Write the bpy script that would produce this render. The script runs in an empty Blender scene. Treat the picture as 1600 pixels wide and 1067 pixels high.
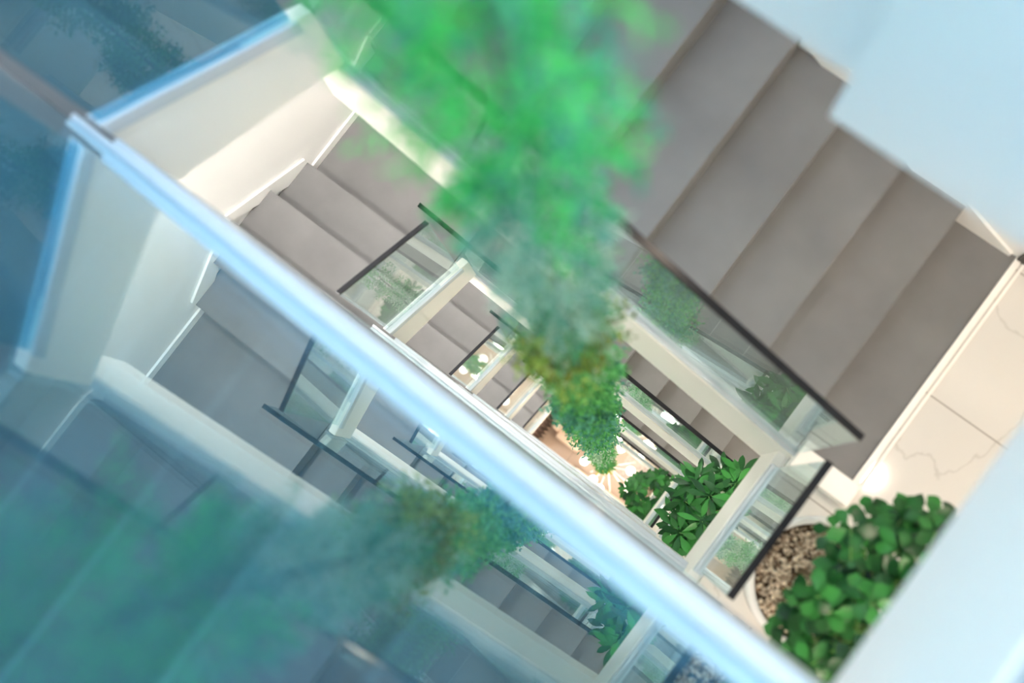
import bpy, math, random
from mathutils import Vector, Matrix

random.seed(7)
SC = bpy.context.scene
COL = SC.collection

# ------------------------------------------------------------------ camera, sky, exposure
cam_d = bpy.data.cameras.new('camera')
cam = bpy.data.objects.new('camera', cam_d)
COL.objects.link(cam)
cam.location = (1.419, 0.0448, 4.2867)
cam.rotation_euler = (0.1393, 0.0919, 0.6534)
cam_d.sensor_width = 36.0
cam_d.lens = 36.0 * 1680.0 / 1600.0
cam_d.clip_start = 0.01
cam_d.clip_end = 100
cam_d.dof.use_dof = True
cam_d.dof.focus_distance = 7.0
cam_d.dof.aperture_fstop = 1.4
SC.camera = cam

SC.view_settings.view_transform = 'Standard'
SC.view_settings.look = 'None'
SC.view_settings.gamma = 1.0
SC.view_settings.use_curve_mapping = False
SC.view_settings.exposure = 0.97
SC.cycles.max_bounces = 14
SC.cycles.diffuse_bounces = 10
SC.cycles.glossy_bounces = 6
SC.cycles.transparent_max_bounces = 40

SKY_STRENGTH = 4.5
world = bpy.data.worlds.new('sky')
SC.world = world
world.use_nodes = True
wt = world.node_tree
wb = wt.nodes['Background']
wtc = wt.nodes.new('ShaderNodeTexCoord')
wsx = wt.nodes.new('ShaderNodeSeparateXYZ')
wrp = wt.nodes.new('ShaderNodeValToRGB')          # hazy pale horizon, blue zenith
wrp.color_ramp.elements[0].position = 0.0
wrp.color_ramp.elements[0].color = (1.0, 0.97, 0.93, 1)
wrp.color_ramp.elements[1].position = 0.85
wrp.color_ramp.elements[1].color = (0.72, 0.84, 1.0, 1)
wt.links.new(wtc.outputs['Generated'], wsx.inputs[0])
wt.links.new(wsx.outputs[2], wrp.inputs['Fac'])
wt.links.new(wrp.outputs['Color'], wb.inputs['Color'])
wb.inputs['Strength'].default_value = SKY_STRENGTH

# ------------------------------------------------------------------ materials
def new_mat(name):
    m = bpy.data.materials.new(name)
    m.use_nodes = True
    nt = m.node_tree
    return m, nt, nt.nodes['Principled BSDF']


def plain(name, col, rough=0.5, metal=0.0, noise=0.0, scale=8.0, spec=0.5, bump=0.0):
    m, nt, b = new_mat(name)
    b.inputs['Roughness'].default_value = rough
    b.inputs['Metallic'].default_value = metal
    b.inputs['Specular IOR Level'].default_value = spec
    b.inputs['Base Color'].default_value = (*col, 1)
    if noise > 0:
        tc = nt.nodes.new('ShaderNodeTexCoord')
        n = nt.nodes.new('ShaderNodeTexNoise')
        n.inputs['Scale'].default_value = scale
        n.inputs['Detail'].default_value = 6
        r = nt.nodes.new('ShaderNodeValToRGB')
        r.color_ramp.elements[0].position = 0.3
        r.color_ramp.elements[1].position = 0.7
        r.color_ramp.elements[0].color = (*[c * (1 - noise) for c in col], 1)
        r.color_ramp.elements[1].color = (*[min(1, c * (1 + noise)) for c in col], 1)
        nt.links.new(tc.outputs['Object'], n.inputs['Vector'])
        nt.links.new(n.outputs['Fac'], r.inputs['Fac'])
        nt.links.new(r.outputs['Color'], b.inputs['Base Color'])
        if bump > 0:
            bp = nt.nodes.new('ShaderNodeBump')
            bp.inputs['Strength'].default_value = bump
            nt.links.new(n.outputs['Fac'], bp.inputs['Height'])
            nt.links.new(bp.outputs['Normal'], b.inputs['Normal'])
    return m


def glow(name, col, strength):
    m, nt, b = new_mat(name)
    b.inputs['Base Color'].default_value = (*col, 1)
    b.inputs['Emission Color'].default_value = (*col, 1)
    b.inputs['Emission Strength'].default_value = strength
    return m


def leafy(name, dark, light, rough=0.45, trans=0.25):
    """one green per leaf, picked at random per leaf"""
    m, nt, b = new_mat(name)
    g = nt.nodes.new('ShaderNodeNewGeometry')
    r = nt.nodes.new('ShaderNodeValToRGB')
    r.color_ramp.elements[0].color = (*dark, 1)
    r.color_ramp.elements[1].color = (*light, 1)
    nt.links.new(g.outputs['Random Per Island'], r.inputs['Fac'])
    nt.links.new(r.outputs['Color'], b.inputs['Base Color'])
    b.inputs['Roughness'].default_value = rough
    b.inputs['Specular IOR Level'].default_value = 0.3
    tr = nt.nodes.new('ShaderNodeBsdfTranslucent')
    nt.links.new(r.outputs['Color'], tr.inputs['Color'])
    mx = nt.nodes.new('ShaderNodeMixShader')
    mx.inputs['Fac'].default_value = trans
    out = nt.nodes['Material Output']
    nt.links.new(b.outputs['BSDF'], mx.inputs[1])
    nt.links.new(tr.outputs['BSDF'], mx.inputs[2])
    nt.links.new(mx.outputs['Shader'], out.inputs['Surface'])
    return m


def make_glass(name='clear_glass', through=(0.90, 0.955, 0.95), mirror=(0.88, 0.97, 0.98)):
    m = bpy.data.materials.new(name)
    m.use_nodes = True
    nt = m.node_tree
    nt.nodes.clear()
    out = nt.nodes.new('ShaderNodeOutputMaterial')
    mx = nt.nodes.new('ShaderNodeMixShader')
    tr = nt.nodes.new('ShaderNodeBsdfTransparent')
    gl = nt.nodes.new('ShaderNodeBsdfGlossy')
    gl.inputs['Roughness'].default_value = 0.0
    gl.inputs['Color'].default_value = (*mirror, 1)
    tr.inputs['Color'].default_value = (*through, 1)
    geo = nt.nodes.new('ShaderNodeNewGeometry')
    ma = nt.nodes.new('ShaderNodeMath')
    ma.operation = 'MULTIPLY_ADD'
    ma.inputs[1].default_value = 1 / 1.52 - 1.52
    ma.inputs[2].default_value = 1.52
    fr = nt.nodes.new('ShaderNodeFresnel')
    nt.links.new(geo.outputs['Backfacing'], ma.inputs[0])
    nt.links.new(ma.outputs[0], fr.inputs['IOR'])
    nt.links.new(fr.outputs['Fac'], mx.inputs['Fac'])
    nt.links.new(tr.outputs['BSDF'], mx.inputs[1])
    nt.links.new(gl.outputs['BSDF'], mx.inputs[2])
    nt.links.new(mx.outputs['Shader'], out.inputs['Surface'])
    return m


def make_tiles(name, base, vein, sx, sy, ox, oy, grout, rough=0.12, vein_on=True, gw=0.006):
    """square-laid tiles with thin grout lines and marble veins"""
    m, nt, b = new_mat(name)
    L = nt.links.new
    tc = nt.nodes.new('ShaderNodeTexCoord')
    mp = nt.nodes.new('ShaderNodeMapping')
    mp.inputs['Location'].default_value = (ox, oy, 0)
    L(tc.outputs['Object'], mp.inputs['Vector'])
    sep = nt.nodes.new('ShaderNodeSeparateXYZ')
    L(mp.outputs['Vector'], sep.inputs[0])

    def line(sock, size):
        a = nt.nodes.new('ShaderNodeMath'); a.operation = 'PINGPONG'; a.inputs[1].default_value = size / 2
        L(sock, a.inputs[0])
        c = nt.nodes.new('ShaderNodeMath'); c.operation = 'LESS_THAN'; c.inputs[1].default_value = gw / 2
        L(a.outputs[0], c.inputs[0])
        return c
    lx, ly = line(sep.outputs[0], sx), line(sep.outputs[1], sy)
    mxm = nt.nodes.new('ShaderNodeMath'); mxm.operation = 'MAXIMUM'
    L(lx.outputs[0], mxm.inputs[0]); L(ly.outputs[0], mxm.inputs[1])
    nz = nt.nodes.new('ShaderNodeTexNoise'); nz.inputs['Scale'].default_value = 1.1; nz.inputs['Detail'].default_value = 8
    nz.inputs['Distortion'].default_value = 0.6
    L(tc.outputs['Object'], nz.inputs['Vector'])
    ramp = nt.nodes.new('ShaderNodeValToRGB')
    e = ramp.color_ramp.elements
    e[0].position, e[0].color = 0.492, (*base, 1)
    e[1].position, e[1].color = 0.508, (*base, 1)
    mid = ramp.color_ramp.elements.new(0.5); mid.color = (*(vein if vein_on else base), 1)
    L(nz.outputs['Fac'], ramp.inputs['Fac'])
    mix = nt.nodes.new('ShaderNodeMix'); mix.data_type = 'RGBA'
    L(mxm.outputs[0], mix.inputs[0])
    L(ramp.outputs['Color'], mix.inputs[6])
    mix.inputs[7].default_value = (*grout, 1)
    L(mix.outputs[2], b.inputs['Base Color'])
    b.inputs['Roughness'].default_value = rough
    return m


M = {}
M['stone'] = plain('grey_stone', (0.183, 0.181, 0.183), 0.55, noise=0.11, scale=3.5)
M['white'] = plain('white_paint', (0.91, 0.905, 0.89), 0.6)
M['wall'] = plain('wall_paint', (0.92, 0.915, 0.905), 0.7)
M['cream'] = plain('stringer_paint', (0.97, 0.935, 0.885), 0.5)
M['alu'] = plain('white_aluminium', (0.61, 0.65, 0.70), 0.3)
M['rail'] = plain('black_rail', (0.012, 0.014, 0.018), 0.16, spec=0.18)
M['dark'] = plain('dark_skirting', (0.02, 0.018, 0.016), 0.4)
M['strip'] = plain('nosing_strip', (0.27, 0.27, 0.27), 0.4)
M['glass'] = make_glass()
M['blue_cast_glass'] = make_glass('clear_glass_blue_cast', (0.50, 0.76, 0.87), (0.80, 0.96, 1.0))  # same glass as elsewhere; dim bluish cast of the light put into its colour
M['marble'] = make_tiles('marble_tiles', (0.72, 0.69, 0.65), (0.60, 0.57, 0.53), 1.2, 0.6, -0.15, 0.11, (0.36, 0.32, 0.29), rough=0.07)
M['lobby'] = make_tiles('lobby_tiles', (0.50, 0.385, 0.29), (0.6, 0.5, 0.4), 0.6, 0.6, 0.2, 0.1, (0.32, 0.24, 0.18), rough=0.35, vein_on=False, gw=0.01)
M['pot'] = plain('white_ceramic', (0.86, 0.85, 0.83), 0.25)
M['gravel'] = leafy('gravel_stones', (0.16, 0.075, 0.03), (0.92, 0.78, 0.60), 0.6, 0.0)
M['soil'] = plain('dark_soil', (0.10, 0.06, 0.035), 0.9)
M['stem'] = plain('brown_stem', (0.16, 0.11, 0.05), 0.7)
M['leaf'] = leafy('glossy_leaf', (0.002, 0.040, 0.010), (0.030, 0.20, 0.035), 0.36, 0.12)
M['petiole'] = plain('leaf_stalk', (0.12, 0.28, 0.06), 0.5)
M['g_bright'] = leafy('fern_bright', (0.01, 0.36, 0.05), (0.16, 0.82, 0.20), 0.5, 0.5)
M['g_pale'] = leafy('fern_pale', (0.20, 0.38, 0.23), (0.52, 0.68, 0.50), 0.5, 0.3)
M['g_teal'] = leafy('fern_teal', (0.03, 0.20, 0.13), (0.12, 0.40, 0.27), 0.5, 0.25)
M['g_yellow'] = leafy('fern_yellow', (0.22, 0.22, 0.01), (0.62, 0.60, 0.08), 0.5, 0.3)
M['g_green'] = leafy('fern_green', (0.02, 0.20, 0.05), (0.16, 0.54, 0.16), 0.5, 0.25)
M['g_olive'] = leafy('fern_olive', (0.08, 0.14, 0.01), (0.32, 0.36, 0.06), 0.5, 0.25)
M['g_lime'] = leafy('fern_lime', (0.10, 0.24, 0.03), (0.46, 0.62, 0.14), 0.5, 0.3)
M['rope'] = plain('cable', (0.08, 0.10, 0.07), 0.6)
M['curtain'] = plain('brown_curtain', (0.13, 0.085, 0.065), 0.8)
M['fabric'] = plain('beige_fabric', (0.72, 0.58, 0.45), 0.85, noise=0.05, scale=40)
M['rug'] = plain('rug_wool', (0.50, 0.45, 0.40), 0.9, noise=0.25, scale=14)
M['rugline'] = plain('rug_chevron', (0.78, 0.76, 0.73), 0.9)
M['globe'] = glow('lit_globe', (1.0, 0.96, 0.90), 1.1)
M['brass'] = plain('pale_metal', (0.85, 0.80, 0.72), 0.3, metal=0.4)
M['downlight'] = glow('lit_downlight', (1.0, 0.84, 0.66), 9.0)
M['wood'] = plain('dark_wood', (0.10, 0.06, 0.04), 0.5)


# ------------------------------------------------------------------ mesh helpers
class MB:
    def __init__(self):
        self.v, self.f, self.smooth = [], [], []

    def add(self, verts, faces, smooth=False):
        o = len(self.v)
        self.v += [tuple(p) for p in verts]
        self.f += [tuple(i + o for i in f) for f in faces]
        self.smooth += [smooth] * len(faces)
        return self

    def box(self, x0, x1, y0, y1, z0, z1):
        vs = [(x, y, z) for z in (z0, z1) for (x, y) in ((x0, y0), (x1, y0), (x1, y1), (x0, y1))]
        return self.add(vs, [(3, 2, 1, 0), (4, 5, 6, 7), (0, 1, 5, 4), (1, 2, 6, 5), (2, 3, 7, 6), (3, 0, 4, 7)])

    def prism(self, poly, axis, a, b):
        """poly: outline in the two other axes (x,z) for axis y, (y,z) for axis x, (x,y) for axis z"""
        def P(p, t):
            return {'y': (p[0], t, p[1]), 'x': (t, p[0], p[1]), 'z': (p[0], p[1], t)}[axis]
        n = len(poly)
        vs = [P(p, a) for p in poly] + [P(p, b) for p in poly]
        area = sum(poly[i][0] * poly[(i + 1) % n][1] - poly[(i + 1) % n][0] * poly[i][1] for i in range(n))
        flip = (area > 0) ^ (axis == 'y') ^ (b < a)
        fs = [tuple(range(n)), tuple(range(2 * n - 1, n - 1, -1))]
        fs += [(i, i + n, (i + 1) % n + n, (i + 1) % n) for i in range(n)]
        if flip:
            fs = [f[::-1] for f in fs]
        return self.add(vs, fs)

    def bar(self, p0, p1, side, up, w0, w1, h0, h1):
        """sloped bar from p0 to p1; cross-section w0..w1 along side, h0..h1 along up"""
        p0, p1, side, up = Vector(p0), Vector(p1), Vector(side), Vector(up)
        vs = []
        for p in (p0, p1):
            for (w, h) in ((w0, h0), (w1, h0), (w1, h1), (w0, h1)):
                vs.append(p + side * w + up * h)
        fs = [(0, 1, 2, 3), (7, 6, 5, 4), (0, 4, 5, 1), (1, 5, 6, 2), (2, 6, 7, 3), (3, 7, 4, 0)]
        d = (p1 - p0)
        if d.dot(side.cross(up)) > 0:
            fs = [f[::-1] for f in fs]
        return self.add(vs, fs)

    def tube(self, pts, r, n=8, cap=True):
        pts = [Vector(p) for p in pts]
        rs = r if isinstance(r, (list, tuple)) else [r] * len(pts)
        vs, fs = [], []
        prev = None
        for i, p in enumerate(pts):
            d = (pts[min(i + 1, len(pts) - 1)] - pts[max(i - 1, 0)]).normalized()
            if prev is None:
                a = d.orthogonal().normalized()
            else:
                a = (prev - d * prev.dot(d)).normalized()
            prev = a
            b = d.cross(a)
            for k in range(n):
                t = 2 * math.pi * k / n
                vs.append(p + (a * math.cos(t) + b * math.sin(t)) * rs[i])
        for i in range(len(pts) - 1):
            for k in range(n):
                fs.append((i * n + k, i * n + (k + 1) % n, (i + 1) * n + (k + 1) % n, (i + 1) * n + k))
        if cap:
            fs.append(tuple(range(n))[::-1])
            fs.append(tuple(range((len(pts) - 1) * n, len(pts) * n)))
        return self.add(vs, fs, True)

    def lathe(self, prof, c=(0, 0, 0), n=40):
        vs, fs = [], []
        for (r, z) in prof:
            for k in range(n):
                t = 2 * math.pi * k / n
                vs.append((c[0] + r * math.cos(t), c[1] + r * math.sin(t), c[2] + z))
        for i in range(len(prof) - 1):
            for k in range(n):
                fs.append((i * n + k, i * n + (k + 1) % n, (i + 1) * n + (k + 1) % n, (i + 1) * n + k))
        return self.add(vs, fs, True)

    def ball(self, c, r, n=16, m=10, sq=(1, 1, 1)):
        vs = [(c[0], c[1], c[2] - r * sq[2])]
        for i in range(1, m):
            a = -math.pi / 2 + math.pi * i / m
            for k in range(n):
                t = 2 * math.pi * k / n
                vs.append((c[0] + r * sq[0] * math.cos(a) * math.cos(t), c[1] + r * sq[1] * math.cos(a) * math.sin(t), c[2] + r * sq[2] * math.sin(a)))
        vs.append((c[0], c[1], c[2] + r * sq[2]))
        fs = [(0, 1 + (k + 1) % n, 1 + k) for k in range(n)]
        for i in range(m - 2):
            for k in range(n):
                a, b = 1 + i * n + k, 1 + i * n + (k + 1) % n
                fs.append((a, b, b + n, a + n))
        top = len(vs) - 1
        fs += [(top, 1 + (m - 2) * n + k, 1 + (m - 2) * n + (k + 1) % n) for k in range(n)]
        return self.add(vs, fs, True)

    def rounded(self, x0, x1, y0, y1, z0, z1, r, n=5):
        """box with rounded vertical corners and softened top"""
        def ring(ins, z):
            out = []
            rr = max(r - ins, 0.002)
            for (cx, cy, a0) in ((x1 - r, y1 - r, 0), (x0 + r, y1 - r, 90), (x0 + r, y0 + r, 180), (x1 - r, y0 + r, 270)):
                for k in range(n + 1):
                    a = math.radians(a0 + 90 * k / n)
                    out.append((cx + rr * math.cos(a), cy + rr * math.sin(a), z))
            return out
        s = min(r * 0.7, (z1 - z0) * 0.45)
        rings = [ring(0, z0)] + [ring(s * (1 - math.cos(a)), z1 - s + s * math.sin(a)) for a in (0, math.pi / 6, math.pi / 3, math.pi / 2)]
        c = len(rings[0])
        vs = [p for rg in rings for p in rg]
        fs = [tuple(range(c))[::-1], tuple(range((len(rings) - 1) * c, len(rings) * c))]
        for i in range(len(rings) - 1):
            for k in range(c):
                fs.append((i * c + k, i * c + (k + 1) % c, (i + 1) * c + (k + 1) % c, (i + 1) * c + k))
        return self.add(vs, fs, True)

    def build(self, name, mat, parent=None, bevel=0.0, auto=True):
        me = bpy.data.meshes.new(name)
        org = Vector((0, 0, 0))
        if parent is not None:
            org = parent_world(parent)
        me.from_pydata([Vector(p) - org for p in self.v], [], self.f)
        me.polygons.foreach_set('use_smooth', self.smooth)
        me.materials.append(mat)
        me.update()
        o = bpy.data.objects.new(name, me)
        COL.objects.link(o)
        if parent is not None:
            o.parent = parent
        if bevel > 0:
            b = o.modifiers.new('bevel', 'BEVEL')
            b.width = bevel
            b.segments = 2
            b.limit_method = 'ANGLE'
        return o


def parent_world(o):
    p = Vector((0, 0, 0))
    while o is not None:
        p += o.location
        o = o.parent
    return p


def tag(o, label=None, cat=None, group=None, kind=None):
    if label: o['label'] = label
    if cat: o['category'] = cat
    if group: o['group'] = group
    if kind: o['kind'] = kind
    return o


def thing(name, loc, label, cat, group=None):
    o = bpy.data.objects.new(name, None)
    o.empty_display_size = 0.1
    COL.objects.link(o)
    o.location = loc
    return tag(o, label, cat, group)


def structure(name, mb, mat, label=None, cat=None, bevel=0.0):
    o = mb.build(name, mat, bevel=bevel)
    return tag(o, label, cat, None, 'structure')


def copy_thing(src, loc, label=None):
    c = src.copy(); COL.objects.link(c); c.location = loc
    if label: c['label'] = label
    for ch in list(src.children):
        d = ch.copy(); COL.objects.link(d); d.parent = c
        for g in list(ch.children):
            e = g.copy(); COL.objects.link(e); e.parent = d
    return c


# ------------------------------------------------------------------ dimensions
H = 3.2
RS = H / 19          # riser
T = 0.28             # tread
XL, XR = -1.16, 3.7  # left and right walls
YN, YF = -1.24, 1.735
GROUND = -16.0
TOP = 5.7
EIGHT, ELEVEN = 8 * RS, 11 * RS
ORD = ['uppermost', 'second from the top', 'third from the top', 'fourth from the top', 'lowest']

# ------------------------------------------------------------------ room shell
structure('wall_left', MB().box(XL - 0.2, XL, YN - 0.2, YF + 0.2, GROUND, TOP), M['wall'],
          'white wall at the left end of the stairwell', 'wall')
structure('wall_far', MB().box(XL, XR, YF, YF + 0.2, GROUND, TOP), M['wall'],
          'white wall along the far side of the stairwell', 'wall')
structure('wall_near', MB().box(XL, XR, YN - 0.2, YN, GROUND, TOP), M['wall'],
          'white wall along the near side of the stairwell', 'wall')
structure('wall_right', MB().box(XR, XR + 0.2, YN - 0.2, YF + 0.2, GROUND, TOP), M['wall'],
          'white wall at the right end beyond the landings', 'wall')
cl = MB()
cl.box(XL, XL + 0.5, YN, YF, TOP, TOP + 0.3).box(2.9, XR, YN, YF, TOP, TOP + 0.3)
cl.box(XL + 0.5, 2.9, YN, 0.0, TOP, TOP + 0.3).box(XL + 0.5, 2.9, YF - 0.1, YF, TOP, TOP + 0.3)  # out of view; near part closed over to keep daylight off the near flight
structure('ceiling', cl, M['white'], 'unseen white ceiling around the open skylight, closed on the near side for shade', 'ceiling')
tb = MB().box(1.08, 1.14, 0.0, YF - 0.1, TOP, TOP + 0.12)
structure('trim_1', tb, M['white'], 'white skylight crossbar above the stairwell', 'beam')
structure('floor', MB().box(XL, XR, YN, YF, GROUND - 0.2, GROUND), M['lobby'],
          'beige tiled lobby floor at the bottom of the stairwell', 'floor')

LAND = ['top floor slab beside the camera', 'white marble landing with the large potted plant', 'marble landing one floor lower',
        'marble landing two floors lower', 'marble landing three floors lower']
for k in range(-1, 4):
    z = -H * k
    structure('floor', MB().box(2.15, XR, YN, YF, z - 0.06, z), M['marble'], LAND[k + 1] + ', veined tile floor', 'floor')
    structure('floor', MB().box(1.89, 2.15, -0.04, 0.60, z - 0.06, z), M['marble'], LAND[k + 1] + ', marble strip behind the short balustrade', 'floor')
    structure('ceiling', MB().box(2.15, XR, YN, YF, z - 0.58, z - 0.06), M['white'], 'white underside of the ' + LAND[k + 1], 'ceiling')
    structure('ceiling', MB().box(1.89, 2.15, -0.04, 0.63, z - 0.58, z - 0.06), M['white'], 'white slab edge below the marble strip of the ' + LAND[k + 1], 'ceiling')
    if k >= 0:
        structure('trim_2', MB().box(2.125, 2.15, 0.63, YF, z, z + 0.012).box(2.158, 2.17, 0.63, YF, z, z + 0.012), M['cream'],
                  'pale double edge strip between grey stone and marble, ' + ORD[k], 'trim')
        structure('floor', MB().box(1.842, 2.125, 0.635, YF, z - 0.06, z), M['stone'],
                  'grey stone strip at the foot of the far flight, ' + ORD[k], 'floor')
        structure('baseboard_far', MB().box(2.13, XR, YF - 0.014, YF, z, z + 0.09), M['dark'],
                  'dark skirting board on the landing wall, ' + ORD[k], 'skirting')
# slab arm of the top floor reaching along the far wall, with a step in its edge
arm = MB()
arm.prism([(0.95, 0.797), (1.338, 0.797), (1.338, 0.722), (2.14, 0.722), (2.14, YF), (0.95, YF)], 'z', 2.62, 3.2)
structure('ceiling', arm, M['white'], 'white top floor slab edge with a notch, upper right', 'ceiling')

# ------------------------------------------------------------------ stairs
def far_flight(k):
    z0 = -H * k
    t = thing('stair_flight', (2.12, 1.18, z0),
              'grey stone stair flight along the far wall, ' + ORD[k], 'stairs', 'far side stair flights')
    for j in range(1, 8):
        x1 = 2.12 - T * j
        MB().box(x1 - T - (0.02 if j < 7 else 0), x1, 0.635, YF - 0.002, z0 + (j - 1) * RS - 0.02, z0 + j * RS).build('step', M['stone'], t, 0.003)
    MB().box(-0.14, -0.12, 0.635, YF - 0.002, z0 + 7 * RS - 0.02, z0 + EIGHT - 0.031).build('top_riser', M['stone'], t)
    # white soffit below the steps
    a = (1.84, z0 - 0.03); b = (1.84, z0 - 0.25); c = (-0.12, z0 + EIGHT - 0.40); d = (-0.12, z0 + EIGHT - 0.2)
    pl = [b, a]
    for j in range(1, 8):
        x1 = 2.12 - T * j
        pl += [(x1, z0 + (j - 1) * RS - 0.021), (x1 - T + 0.001, z0 + (j - 1) * RS - 0.021)]
    pl += [c]
    MB().prism(pl, 'y', 0.64, YF - 0.002).build('soffit', M['white'], t)
    zb = lambda x: z0 + 1.13 - 0.575 * x
    s = MB().prism([(1.9, zb(1.9) - 0.03), (-0.22, zb(-0.22) - 0.03), (-0.22, zb(-0.22) - 0.60), (1.9, zb(1.9) - 0.70)], 'y', 0.575, 0.632)
    s.box(1.89, 2.15, 0.535, 0.63, z0 + 0.001, z0 + 0.10)
    s.build('stringer', M['cream'], t, 0.004)
    w = MB()
    w.prism([(1.84, z0 + 0.001), (2.10, z0 + 0.001), (2.10, z0 + 0.03), (-0.12, z0 + EIGHT + 0.07), (-0.12, z0 + EIGHT - 0.0)], 'y', YF - 0.016, YF - 0.003)
    w.build('skirting', M['white'], t)
    return t


def left_flight(k):
    z0 = -H * k
    t = thing('stair_flight', (-0.6, 0.25, z0 + EIGHT),
              'short grey stone stair flight across the left end, ' + ORD[k], 'stairs', 'left end stair flights')
    ys = [0.50, 0.235, -0.035]
    for j in (1, 2):
        zt = z0 + EIGHT + j * RS
        MB().box(XL + 0.002, -0.035, ys[j] - 0.01, ys[j - 1], zt - 0.03, zt).box(XL + 0.002, -0.035, ys[j - 1] - 0.025, ys[j - 1], zt - RS - 0.01, zt - 0.03).build('step', M['stone'], t)
    MB().box(XL + 0.002, -0.035, ys[2] - 0.025, ys[2], z0 + ELEVEN - RS - 0.01, z0 + ELEVEN - 0.031).build('top_riser', M['stone'], t)
    s = MB().prism([(0.585, z0 + 1.60), (0.0, z0 + 2.03), (0.0, z0 + 1.60), (0.585, z0 + 1.24)], 'x', -0.034, 0.012)
    s.build('stringer', M['cream'], t, 0.004)
    w = MB().prism([(0.51, z0 + EIGHT + 0.001), (0.51, z0 + EIGHT + 0.07), (0.50, z0 + EIGHT + RS + 0.05), (-0.035, z0 + ELEVEN + 0.07), (-0.06, z0 + ELEVEN + 0.001)], 'x', XL + 0.003, XL + 0.018)
    w.build('skirting', M['white'], t)
    return t


def near_flight(k):
    z0 = -H * k
    t = thing('stair_flight', (1.2, -0.65, z0 + ELEVEN),
              'grey stone stair flight along the near side below the glass, ' + ORD[k], 'stairs', 'near side stair flights')
    strips = []
    for i in range(1, 8):
        x0 = 2.14 - T * (8 - i)
        zt = z0 + ELEVEN + i * RS
        st = MB().box(x0, x0 + T + (0.02 if i < 7 else 0), YN + 0.002, -0.068, zt - RS - 0.02, zt).build('step', M['stone'], t, 0.003)
        MB().box(x0 - 0.003, x0 + 0.006, YN + 0.002, -0.07, zt - 0.012, zt + 0.002).build('nosing_strip', M['strip'], st)
    MB().box(2.132, 2.146, YN + 0.002, -0.07, z0 + H - RS - 0.02, z0 + H - 0.061).build('top_riser', M['stone'], t)
    pl = []
    for i in range(1, 8):
        x0 = 2.14 - T * (8 - i)
        zt = z0 + ELEVEN + i * RS
        pl += [(x0, zt - RS - 0.021), (x0 + T, zt - RS - 0.021)]
    pl += [(2.125, z0 + H - 0.5), (0.18, z0 + ELEVEN - 0.38)]
    MB().prism(pl, 'y', YN + 0.002, -0.072).build('soffit', M['white'], t)
    zb = lambda x: z0 + 1.98 + 0.48 * (x + 0.1)
    MB().prism([(0.05, zb(0.05) - 0.03), (1.9, zb(1.9) - 0.03), (1.9, zb(1.9) - 0.66), (0.05, zb(0.05) - 0.62)], 'y', -0.058, 0.004).build('stringer', M['alu'], t, 0.004)
    MB().prism([(0.18, z0 + ELEVEN), (2.1, z0 + H - RS), (2.1, z0 + H - RS + 0.22), (0.16, z0 + ELEVEN + 0.12)], 'y', YN + 0.003, YN + 0.016).build('skirting', M['white'], t)
    return t


for k in range(4):
    far_flight(k)
for k in range(5):
    left_flight(k)
    near_flight(k)
    z0 = -H * k
    a = MB().box(XL + 0.002, -0.12, 0.50, YF - 0.002, z0 + EIGHT - 0.03, z0 + EIGHT)
    structure('floor', a, M['stone'], 'grey stone corner landing at the far left, ' + ORD[k], 'landing')
    structure('ceiling', MB().box(XL + 0.002, -0.22, 0.59, YF - 0.002, z0 + EIGHT - 0.2, z0 + EIGHT - 0.031), M['white'],
              'white underside of the far left corner landing, ' + ORD[k], 'ceiling')
    a = MB().box(XL + 0.002, 0.18, YN + 0.002, -0.035, z0 + ELEVEN - 0.03, z0 + ELEVEN)
    structure('floor', a, M['stone'], 'grey stone corner landing at the near left, ' + ORD[k], 'landing')
    structure('ceiling', MB().box(XL + 0.002, 0.04, YN + 0.002, -0.06, z0 + ELEVEN - 0.25, z0 + ELEVEN - 0.031), M['white'],
              'white underside of the near left corner landing, ' + ORD[k], 'ceiling')
    sk = MB().box(XL + 0.003, XL + 0.018, 0.51, YF - 0.003, z0 + EIGHT, z0 + EIGHT + 0.07)
    sk.box(XL + 0.018, -0.12, YF - 0.018, YF - 0.003, z0 + EIGHT, z0 + EIGHT + 0.07)
    structure('baseboard_left', sk, M['white'], 'white skirting around the far left corner landing, ' + ORD[k], 'skirting')
    sk = MB().box(XL + 0.003, XL + 0.018, YN + 0.003, -0.06, z0 + ELEVEN, z0 + ELEVEN + 0.07)
    sk.box(XL + 0.018, 0.18, YN + 0.003, YN + 0.018, z0 + ELEVEN, z0 + ELEVEN + 0.07)
    structure('baseboard_near', sk, M['white'], 'white skirting around the near left corner landing, ' + ORD[k], 'skirting')


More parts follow.
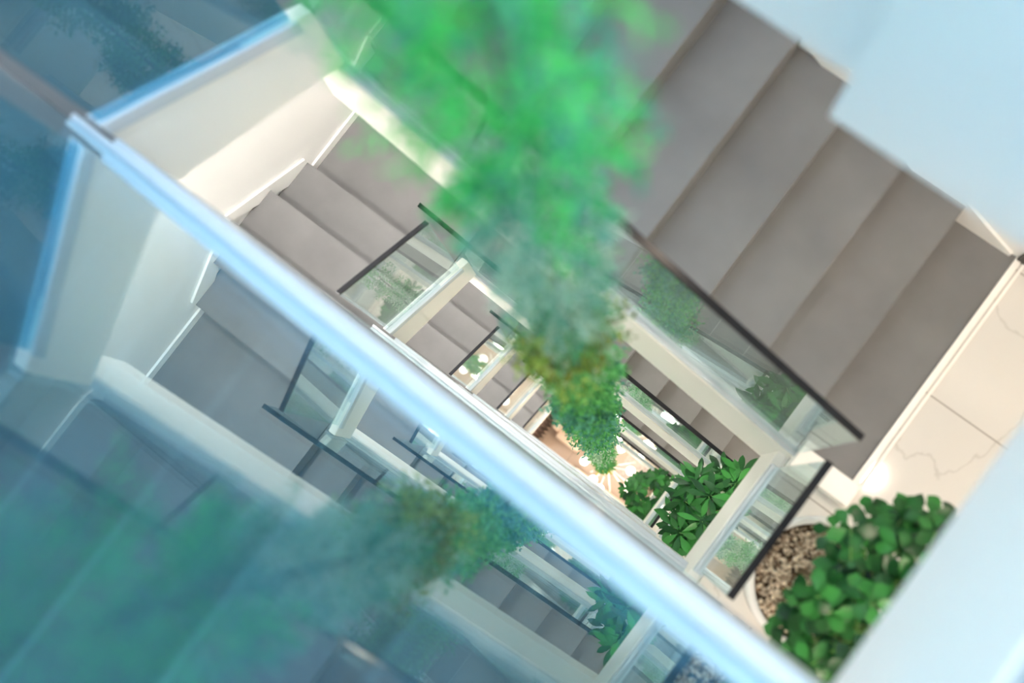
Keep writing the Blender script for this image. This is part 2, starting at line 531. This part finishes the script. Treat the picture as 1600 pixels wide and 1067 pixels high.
# ------------------------------------------------------------------ glass balustrades
def balustrade(p0, p1, inner, label, group, height=1.03, top=None, ch_w=0.045, pane='glass'):
    """channel, glass and black top rail between two base points; inner = unit vector towards the well"""
    p0, p1, inner = Vector(p0), Vector(p1), Vector(inner)
    t = thing('glass_balustrade', p0, label, 'balustrade', group)
    up = Vector((0, 0, 1))
    h = ch_w / 2
    c = MB()
    c.bar(p0, p1, inner, up, -h, -h + 0.013, -0.06, 0.0)
    c.bar(p0, p1, inner, up, h - 0.013, h, -0.06, 0.0)
    c.bar(p0, p1, inner, up, -h + 0.013, h - 0.013, -0.06, -0.007)
    c.build('base_channel', M['alu'], t, 0.002)
    d = (p1 - p0).normalized()
    q0, q1 = p0 + d * 0.012, p1 - d * 0.012
    n = inner * 0.007
    u0 = up * (height if top is None else top - q0.z)
    u1 = up * (height if top is None else top - q1.z)
    dn = up * -0.02
    vs = [q0 + dn - n, q1 + dn - n, q1 + u1 - n, q0 + u0 - n, q0 + dn + n, q1 + dn + n, q1 + u1 + n, q0 + u0 + n]
    fs = [(0, 1, 2, 3), (7, 6, 5, 4), (0, 4, 5, 1), (1, 5, 6, 2), (2, 6, 7, 3), (3, 7, 4, 0)]
    if (q1 - q0).cross(u0).dot(inner) > 0:
        fs = [f[::-1] for f in fs]
    MB().add(vs, fs).build('glass_panel', M[pane], t)
    e0, e1 = q0 + u0, q1 + u1
    MB().bar(e0, e1, inner, up, -0.012, 0.012, 0.0, 0.016).build('top_rail', M['rail'], t, 0.002)
    return t


for k in range(-1, 4):
    z = -H * k
    nm = ['on the top floor beside the camera', 'on the landing beside the big pot', 'one floor below the big pot',
          'two floors below the big pot', 'three floors below the big pot'][k + 1]
    balustrade((1.872, -0.005, z - 0.02), (1.872, 0.515, z - 0.02), (-1, 0, 0),
               'short glass balustrade with black top rail ' + nm, 'landing balustrades', 1.05)
    # white edge beam below the landing balustrade
    fb = MB().box(1.845, 1.889, -0.03, 0.59, z - 0.60, z - 0.085)
    o = structure('trim_3', fb, M['cream'], 'pale edge beam below the landing balustrade ' + nm, 'beam', 0.003)
for k in range(4):
    z = -H * k
    balustrade((1.907, 0.603, z + 0.035), (-0.21, 0.603, z + 1.25), (0, -1, 0),
               'sloping glass balustrade on the far flight, ' + ORD[k], 'far flight balustrades', 1.06)
for k in range(5):
    z = -H * k
    balustrade((0.0, 0.53, z + 1.64), (0.0, 0.0, z + 2.055), (1, 0, 0),
               'sloping glass balustrade across the left end, ' + ORD[k], 'left end balustrades', 1.03, pane='blue_cast_glass' if k == 0 else 'glass')
    balustrade((-0.1, -0.035, z + 1.98), (1.92, -0.035, z + 2.95), (0, 1, 0),
               'long glass balustrade on the near side, ' + ORD[k], 'near side balustrades', 1.0, top=(4.24 if k == 0 else None), pane='blue_cast_glass' if k == 0 else 'glass')


# ------------------------------------------------------------------ downlights
def downlight(loc, label, power, col=(1.0, 0.83, 0.66)):
    t = thing('downlight', loc, label, 'ceiling light', 'recessed downlights')
    x, y, z = loc
    MB().lathe([(0.034, -0.001), (0.05, -0.001), (0.05, -0.006), (0.036, -0.008), (0.034, -0.001)], loc, 24).build('ring', M['white'], t)
    MB().lathe([(0.0005, -0.003), (0.034, -0.003)], loc, 24).build('lamp_disc', M['downlight'], t)
    ld = bpy.data.lights.new('downlight_light', 'SPOT')
    ld.energy = power
    ld.color = col
    ld.spot_size = math.radians(150)
    ld.spot_blend = 0.8
    ld.shadow_soft_size = 0.04
    lo = bpy.data.objects.new('downlight_light', ld)
    COL.objects.link(lo)
    lo.parent = t
    lo.location = (0, 0, -0.02)
    return t


for k in range(-1, 4):
    z = -H * k
    w = ['top floor slab', 'landing with the big pot', 'landing one floor lower', 'landing two floors lower', 'landing three floors lower'][k + 1]
    downlight((2.62, 1.1, z - 0.58), 'round recessed downlight under the far part of the ' + w, 48)
    downlight((2.62, -0.6, z - 0.58), 'round recessed downlight under the near part of the ' + w, 48)
for k in range(5):
    z = -H * k
    downlight((-0.55, -0.5, z + ELEVEN - 0.25), 'round recessed downlight under the near left corner landing, ' + ORD[k], 82, (1.0, 0.945, 0.895))
    downlight((-0.6, 1.1, z + EIGHT - 0.2), 'round recessed downlight under the far left corner landing, ' + ORD[k], 82, (1.0, 0.945, 0.895))


# ------------------------------------------------------------------ leaves
def leaf(mb, base, d, nrm, length, width, blade=(0.35, 0.85, 1.0, 0.7), fold=0.12, curve=0.15):
    """obovate leaf with a folded mid-rib; blade gives half-widths along the length"""
    d = d.normalized()
    s = d.cross(nrm)
    if s.length < 1e-4:
        s = d.orthogonal()
    s.normalize()
    nrm = s.cross(d).normalized()
    n = len(blade)
    vs = [base]
    for i, w in enumerate(blade):
        u = (i + 1) / (n + 1)
        p = base + d * (length * u) - nrm * (curve * length * u * u)
        hw = width * 0.5 * w
        vs += [p - s * hw + nrm * (fold * hw), p, p + s * hw + nrm * (fold * hw)]
    vs.append(base + d * length - nrm * (curve * length))
    fs = [(0, 2, 1), (0, 3, 2)]
    for i in range(n - 1):
        a = 1 + 3 * i
        fs += [(a, a + 1, a + 4, a + 3), (a + 1, a + 2, a + 5, a + 4)]
    a = 1 + 3 * (n - 1)
    e = len(vs) - 1
    fs += [(a, a + 1, e), (a + 1, a + 2, e)]
    mb.add(vs, fs, True)


def rnd_dir(zmin=-1.0, zmax=1.0):
    z = random.uniform(zmin, zmax)
    a = random.uniform(0, 2 * math.pi)
    r = math.sqrt(max(0, 1 - z * z))
    return Vector((r * math.cos(a), r * math.sin(a), z))


def potted_plant(k, label, lean, n_whorl, leaf_len, spread, height, leaf_w, leaflets):
    random.seed(100 + k)
    z = -H * k
    c = Vector((2.16, 0.215, z))
    t = thing('potted_plant', c, label, 'potted plant', 'potted plants on the landings')
    R = 0.235
    MB().lathe([(0.001, 0.0), (R * 0.72, 0.0), (R * 0.86, 0.06), (R * 0.96, 0.22), (R, 0.40), (R, 0.45), (R - 0.008, 0.46), (R - 0.026, 0.455),
                (R - 0.03, 0.40)], c, 56).build('pot', M['pot'], t)
    MB().lathe([(0.001, 0.40), (R - 0.03, 0.40)], c, 40).build('soil', M['soil'], t)
    g = MB()
    for i in range(1700 if k == 0 else 250):
        r = (R - 0.038) * math.sqrt(random.random())
        a = random.uniform(0, 6.283)
        s = random.uniform(0.0045, 0.009) * (1 if k == 0 else 1.8)
        g.ball((c.x + r * math.cos(a), c.y + r * math.sin(a), z + 0.405 + random.uniform(0, 0.012)), s, 7, 5,
               (random.uniform(.7, 1.3), random.uniform(.7, 1.3), random.uniform(.5, .9)))
    go = g.build('gravel', M['gravel'], t)
    go['kind'] = 'stuff'
    st, pt, lf = MB(), MB(), MB()
    stems = []
    for i in range(6):
        a = random.uniform(0, 6.283)
        b = c + Vector((math.cos(a) * 0.07, math.sin(a) * 0.07, 0.40))
        e = c + Vector((lean[0], lean[1], 0.5 + height * random.uniform(.5, .95))) + Vector((math.cos(a), math.sin(a), 0)) * spread * 0.45
        e.x = max(e.x, 1.95)
        m1 = b.lerp(e, 0.5) + Vector((random.uniform(-.03, .03), random.uniform(-.03, .03), 0.05))
        st.tube([b, m1, e], [0.010, 0.008, 0.005], 6)
        stems.append((b, m1, e))
    st.build('stem', M['stem'], t)
    for i in range(n_whorl):
        b, m1, e = random.choice(stems)
        u = random.uniform(0.25, 1.0)
        o = b.lerp(m1, u * 2) if u < .5 else m1.lerp(e, u * 2 - 1)
        d = rnd_dir(-0.1, 0.9)
        # aim the whorls at an egg-shaped crown
        tip = c + Vector((lean[0], lean[1], 0.5 + height * 0.55)) + Vector((d.x * spread, d.y * spread, d.z * height * 0.55)) * random.uniform(0.55, 1.0)
        tip += Vector((0, 0, random.uniform(-0.1, 0.02)))
        tip.x = min(max(tip.x, 1.40), XR - 0.1)
        mid = o.lerp(tip, .5) + Vector((0, 0, .03))
        if tip.x < 2.0:                      # shoots that lean into the well pass over the top rail
            tip.z = max(tip.z, z + 1.15 + random.uniform(0, 0.25))
            mid = Vector((max(mid.x, 1.96), mid.y, max(mid.z, z + 1.14)))
        pt.tube([o, mid, tip], [0.003, 0.0025, 0.002], 4, False)
        ax = (tip - o).normalized() * 0.5 + Vector((0, 0, 1))
        ax.normalize()
        s = ax.orthogonal().normalized()
        q = ax.cross(s)
        a0 = random.uniform(0, 6.283)
        nl = leaflets + random.choice((-1, 0, 0, 1))
        for j in range(nl):
            a = a0 + 2 * math.pi * j / nl + random.uniform(-.15, .15)
            out = s * math.cos(a) + q * math.sin(a)
            dd = out + ax * random.uniform(-0.35, 0.30)
            leaf(lf, tip + dd.normalized() * 0.012, dd, ax, leaf_len * random.uniform(.75, 1.15), leaf_w * random.uniform(.85, 1.15))
    pt.build('leaf_stalks', M['petiole'], t)
    lf.build('foliage', M['leaf'], t)
    return t


potted_plant(0, 'largest potted plant, in round white pot filled with brown gravel', (0.17, 0.03), 190, 0.062, 0.37, 0.85, 0.042, 6)
potted_plant(1, 'potted umbrella plant whose broad leaf fans lean over the well, one floor down', (-0.11, 0.10), 84, 0.120, 0.34, 0.8, 0.036, 8)
potted_plant(2, 'potted umbrella plant two floors below the largest pot, mostly hidden by the landing above', (0.12, 0.05), 48, 0.115, 0.26, 0.7, 0.045, 8)
potted_plant(3, 'darkest and smallest looking potted umbrella plant, next to the lobby lamp', (-0.34, 0.06), 60, 0.12, 0.33, 0.7, 0.048, 8)

# ------------------------------------------------------------------ hanging garland
random.seed(21)
AX = Vector((1.11, 0.29, 0))
gar = thing('hanging_plant', (AX.x, AX.y, 4.7), 'long rope of green fern foliage hanging down the middle of the stairwell', 'hanging plant')
MB().tube([(AX.x, AX.y, TOP), (AX.x, AX.y, 0), (AX.x, AX.y, -11.7)], 0.006, 6).build('cable', M['rope'], gar)


def sprig(mb, o, d, length, needles, nl, nw, droop):
    p = Vector(o)
    d = d.normalized()
    for i in range(needles):
        u = i / needles
        step = d + Vector((0, 0, -droop * u * 2))
        step.normalize()
        p = p + step * (length / needles)
        for s in (-1, 1):
            side = step.cross(rnd_dir()).normalized()
            dd = side * 1.0 * s + step * 0.8
            leaf(mb, p, dd, rnd_dir(), nl * random.uniform(.7, 1.2) * (1 - 0.45 * u), nw, blade=(0.8, 1.0), curve=0.05)


def tier(z1, z0, mats, per_m, rad, ln, needles, nl, nw, droop, label):
    zc = (z0 + z1) / 2
    n = int(per_m * (z1 - z0))
    mbs = [MB() for _ in mats]
    for i in range(n):
        z = random.uniform(z0, z1)
        a = random.uniform(0, 6.283)
        r0 = random.uniform(0, rad * 0.35)
        o = Vector((AX.x + r0 * math.cos(a), AX.y + r0 * math.sin(a), z))
        d = Vector((math.cos(a), math.sin(a), random.uniform(-0.5, 0.7)))
        sprig(random.choice(mbs) if len(mbs) > 1 else mbs[0], o, d, ln * random.uniform(.55, 1.1), needles, nl, nw, droop)
    for mb, m in zip(mbs, mats):
        if mb.v:
            o = mb.build('foliage', M[m], gar)
            o['label'] = label


def clumps(z1, z0, m, n, rad, off, label, nl=0.03, nw=0.012):
    mb = MB()
    for i in range(n):
        z = random.uniform(z0, z1)
        a = random.uniform(0, 6.283)
        c = Vector((AX.x + off * math.cos(a), AX.y + off * math.sin(a), z))
        for j in range(26):
            d = rnd_dir()
            sprig(mb, c, d, rad * random.uniform(.5, 1), 4, nl, nw, 0.2)
    o = mb.build('foliage', M[m], gar)
    o['label'] = label


tier(4.65, 3.0, ['g_bright'], 150, 0.12, 0.13, 9, 0.035, 0.006, 0.5, 'bright green fern fronds nearest the top')
tier(4.3, 2.9, ['g_teal'], 60, 0.10, 0.16, 9, 0.035, 0.006, 1.2, 'bluish green drooping fronds')
tier(3.1, 2.1, ['g_pale', 'g_pale', 'g_teal'], 260, 0.12, 0.125, 9, 0.03, 0.004, 1.0, 'pale grey green wispy fronds')
tier(2.2, 1.4, ['g_green', 'g_pale'], 230, 0.11, 0.12, 9, 0.03, 0.004, 0.8, 'mid green feathery fronds')
clumps(2.0, 1.6, 'g_lime', 6, 0.09, 0.10, 'yellow green tufts', 0.03, 0.006)
clumps(1.8, 1.35, 'g_olive', 7, 0.09, 0.07, 'olive brown tufts')
tier(1.4, -0.4, ['g_green'], 250, 0.11, 0.12, 7, 0.034, 0.008, 0.4, 'dense deep green fronds')
clumps(1.2, -0.2, 'g_teal', 12, 0.09, 0.09, 'dark green clumps')
tier(-0.4, -2.6, ['g_green', 'g_teal'], 150, 0.13, 0.135, 6, 0.042, 0.011, 0.3, 'green fronds halfway down')
tier(-2.6, -7.0, ['g_green', 'g_pale'], 80, 0.12, 0.115, 6, 0.045, 0.013, 0.3, 'lighter green fronds lower down')
tier(-7.0, -11.0, ['g_green'], 70, 0.12, 0.115, 5, 0.045, 0.015, 0.3, 'green fronds near the lower end')
tier(-10.2, -11.6, ['g_yellow', 'g_olive'], 80, 0.12, 0.12, 5, 0.048, 0.016, 0.4, 'yellow green tip')

# ------------------------------------------------------------------ lobby
ZG = GROUND
# sputnik chandelier below the garland
HC = Vector((1.13, 0.33, -12.6))
ch = thing('chandelier', HC, 'pale sputnik chandelier with white globe lamps at the foot of the garland', 'chandelier')
MB().tube([(AX.x, AX.y, -11.7), (AX.x, AX.y, -12.2), HC], 0.006, 6).build('suspension_cable', M['rope'], ch)
MB().ball(HC, 0.06, 20, 12).build('hub', M['brass'], ch)
for i, (dx, dy, dz, gl) in enumerate([(-0.34, -0.16, 0.0, 1), (0.32, 0.15, 0.1, 1), (0.42, -0.03, 0.0, 1), (0.50, -0.16, -0.05, 1), (0.10, -0.36, 0.0, 1),
                                      (-0.06, -0.31, 0.1, 1), (-0.30, 0.12, 0.0, 0), (0.18, -0.22, 0.2, 0), (-0.16, -0.24, 0.15, 0), (0.0, 0.34, 0.1, 1),
                                      (0.26, -0.30, 0.1, 0), (-0.2, 0.3, -.1, 0), (0.3, 0.3, 0, 0), (-0.4, 0.0, 0.1, 0)]):
    e = HC + Vector((dx, dy, dz))
    rod = MB().tube([HC, e], 0.010, 6).build('rod', M['brass'], ch)
    if gl:
        MB().ball(e, 0.072, 20, 12).build('globe', M['globe'], ch)
for off in ((0.3, -0.05, -0.25), (-0.2, 0.05, -0.25)):
    ld = bpy.data.lights.new('chandelier_light', 'POINT')
    ld.energy = 14; ld.color = (1.0, 0.86, 0.70); ld.shadow_soft_size = 0.12
    lo = bpy.data.objects.new('chandelier_light', ld); COL.objects.link(lo)
    lo.parent = ch; lo.location = off

# curtain
cu = thing('curtain', (-0.26, 0.25, ZG), 'dark brown pleated curtain hanging below the lowest left flight', 'curtain')
vs, fs = [], []
N = 120
for i in range(N + 1):
    y = -0.20 + 1.0 * i / N
    x = -0.25 + 0.035 * math.sin(i * 2 * math.pi / 10)
    vs += [(x, y, ZG + 0.02), (x * 0.9 - 0.03, y, -11.9), (x - 0.006, y, ZG + 0.02), (x * 0.9 - 0.036, y, -11.9)]
for i in range(N):
    a = 4 * i
    fs += [(a, a + 4, a + 5, a + 1), (a + 2, a + 3, a + 7, a + 6), (a, a + 2, a + 6, a + 4), (a + 1, a + 5, a + 7, a + 3)]
MB().add(vs, fs, True).build('pleated_cloth', M['curtain'], cu)
MB().tube([(-0.26, -0.25, -11.88), (-0.26, 0.85, -11.88)], 0.015, 8).build('curtain_rod', M['wood'], cu)

# lounge chair, long sofa, rug, side table
ac = thing('armchair', (0.18, 0.4, ZG), 'rounded beige armchair seen from above between curtain and chandelier', 'armchair')
MB().rounded(-0.04, 0.49, 0.22, 0.50, ZG + 0.12, ZG + 0.42, 0.06).build('seat', M['fabric'], ac)
MB().rounded(-0.19, -0.01, 0.32, 0.68, ZG + 0.10, ZG + 0.62, 0.07).build('backrest', M['fabric'], ac)
MB().rounded(0.0, 0.48, 0.515, 0.68, ZG + 0.10, ZG + 0.56, 0.05).build('armrest', M['fabric'], ac)
for (x, y) in ((-0.03, 0.26), (0.42, 0.26), (0.42, 0.6), (-0.15, 0.6)):
    MB().tube([(x, y, ZG), (x, y, ZG + 0.14)], 0.015, 8).build('leg', M['wood'], ac)
cus = thing('cushion', (0.2, 0.45, ZG + 0.42), 'small beige cushion lying on the armchair', 'cushion')
MB().rounded(0.05, 0.35, 0.40, 0.51, ZG + 0.42, ZG + 0.55, 0.05).build('cushion_cover', M['fabric'], cus)

so = thing('sofa', (1.1, -0.2, ZG), 'long beige sofa along the near side of the lobby', 'sofa')
MB().rounded(0.62, 1.75, -0.32, 0.02, ZG + 0.12, ZG + 0.42, 0.05).build('seat', M['fabric'], so)
MB().rounded(0.60, 1.77, -0.50, -0.32, ZG + 0.12, ZG + 0.75, 0.05).build('backrest', M['fabric'], so)
for (x0, x1) in ((0.44, 0.60), (1.77, 1.93)):
    MB().rounded(x0, x1, -0.48, 0.0, ZG + 0.12, ZG + 0.58, 0.05).build('armrest', M['fabric'], so)
for (x, y) in ((0.5, -0.42), (0.5, -0.06), (1.85, -0.42), (1.85, -0.06)):
    MB().tube([(x, y, ZG), (x, y, ZG + 0.14)], 0.015, 8).build('leg', M['wood'], so)

rg = thing('rug', (1.75, 0.8, ZG), 'grey beige rug with a pale chevron border beside the lamps', 'rug')
MB().prism([(1.25, 0.34), (1.86, 0.34), (1.86, 1.2), (1.25, 1.2)], 'z', ZG, ZG + 0.012).build('pile', M['rug'], rg)
cv = MB()
for i in range(6):
    x = 1.48 + 0.06 * i
    cv.prism([(x, 0.36), (x + 0.02, 0.36), (x + 0.10, 0.50), (x + 0.02, 0.66), (x, 0.66), (x + 0.08, 0.50)], 'z', ZG + 0.012, ZG + 0.016)
cv.build('chevron_pattern', M['rugline'], rg)
stb = thing('side_table', (2.02, 0.30, ZG), 'tiny round dark lattice side table by the lowest plant', 'side table')
tp = MB()
for i in range(12):
    a = i * math.pi / 6
    tp.tube([(1.92 + .03 * math.cos(a), .44 + .03 * math.sin(a), ZG + .45), (1.92 + .10 * math.cos(a), .44 + .10 * math.sin(a), ZG + .45)], 0.010, 6)
tp.lathe([(0.09, 0.44), (0.105, 0.44), (0.105, 0.46), (0.09, 0.46), (0.09, 0.44)], (1.92, .44, ZG), 24)
tp.build('lattice_top', M['wood'], stb)
for i in range(3):
    a = i * 2.094
    MB().tube([(1.92 + .06 * math.cos(a), .44 + .06 * math.sin(a), ZG), (1.92 + .09 * math.cos(a), .44 + .09 * math.sin(a), ZG + .45)], 0.008, 6).build('leg', M['wood'], stb)
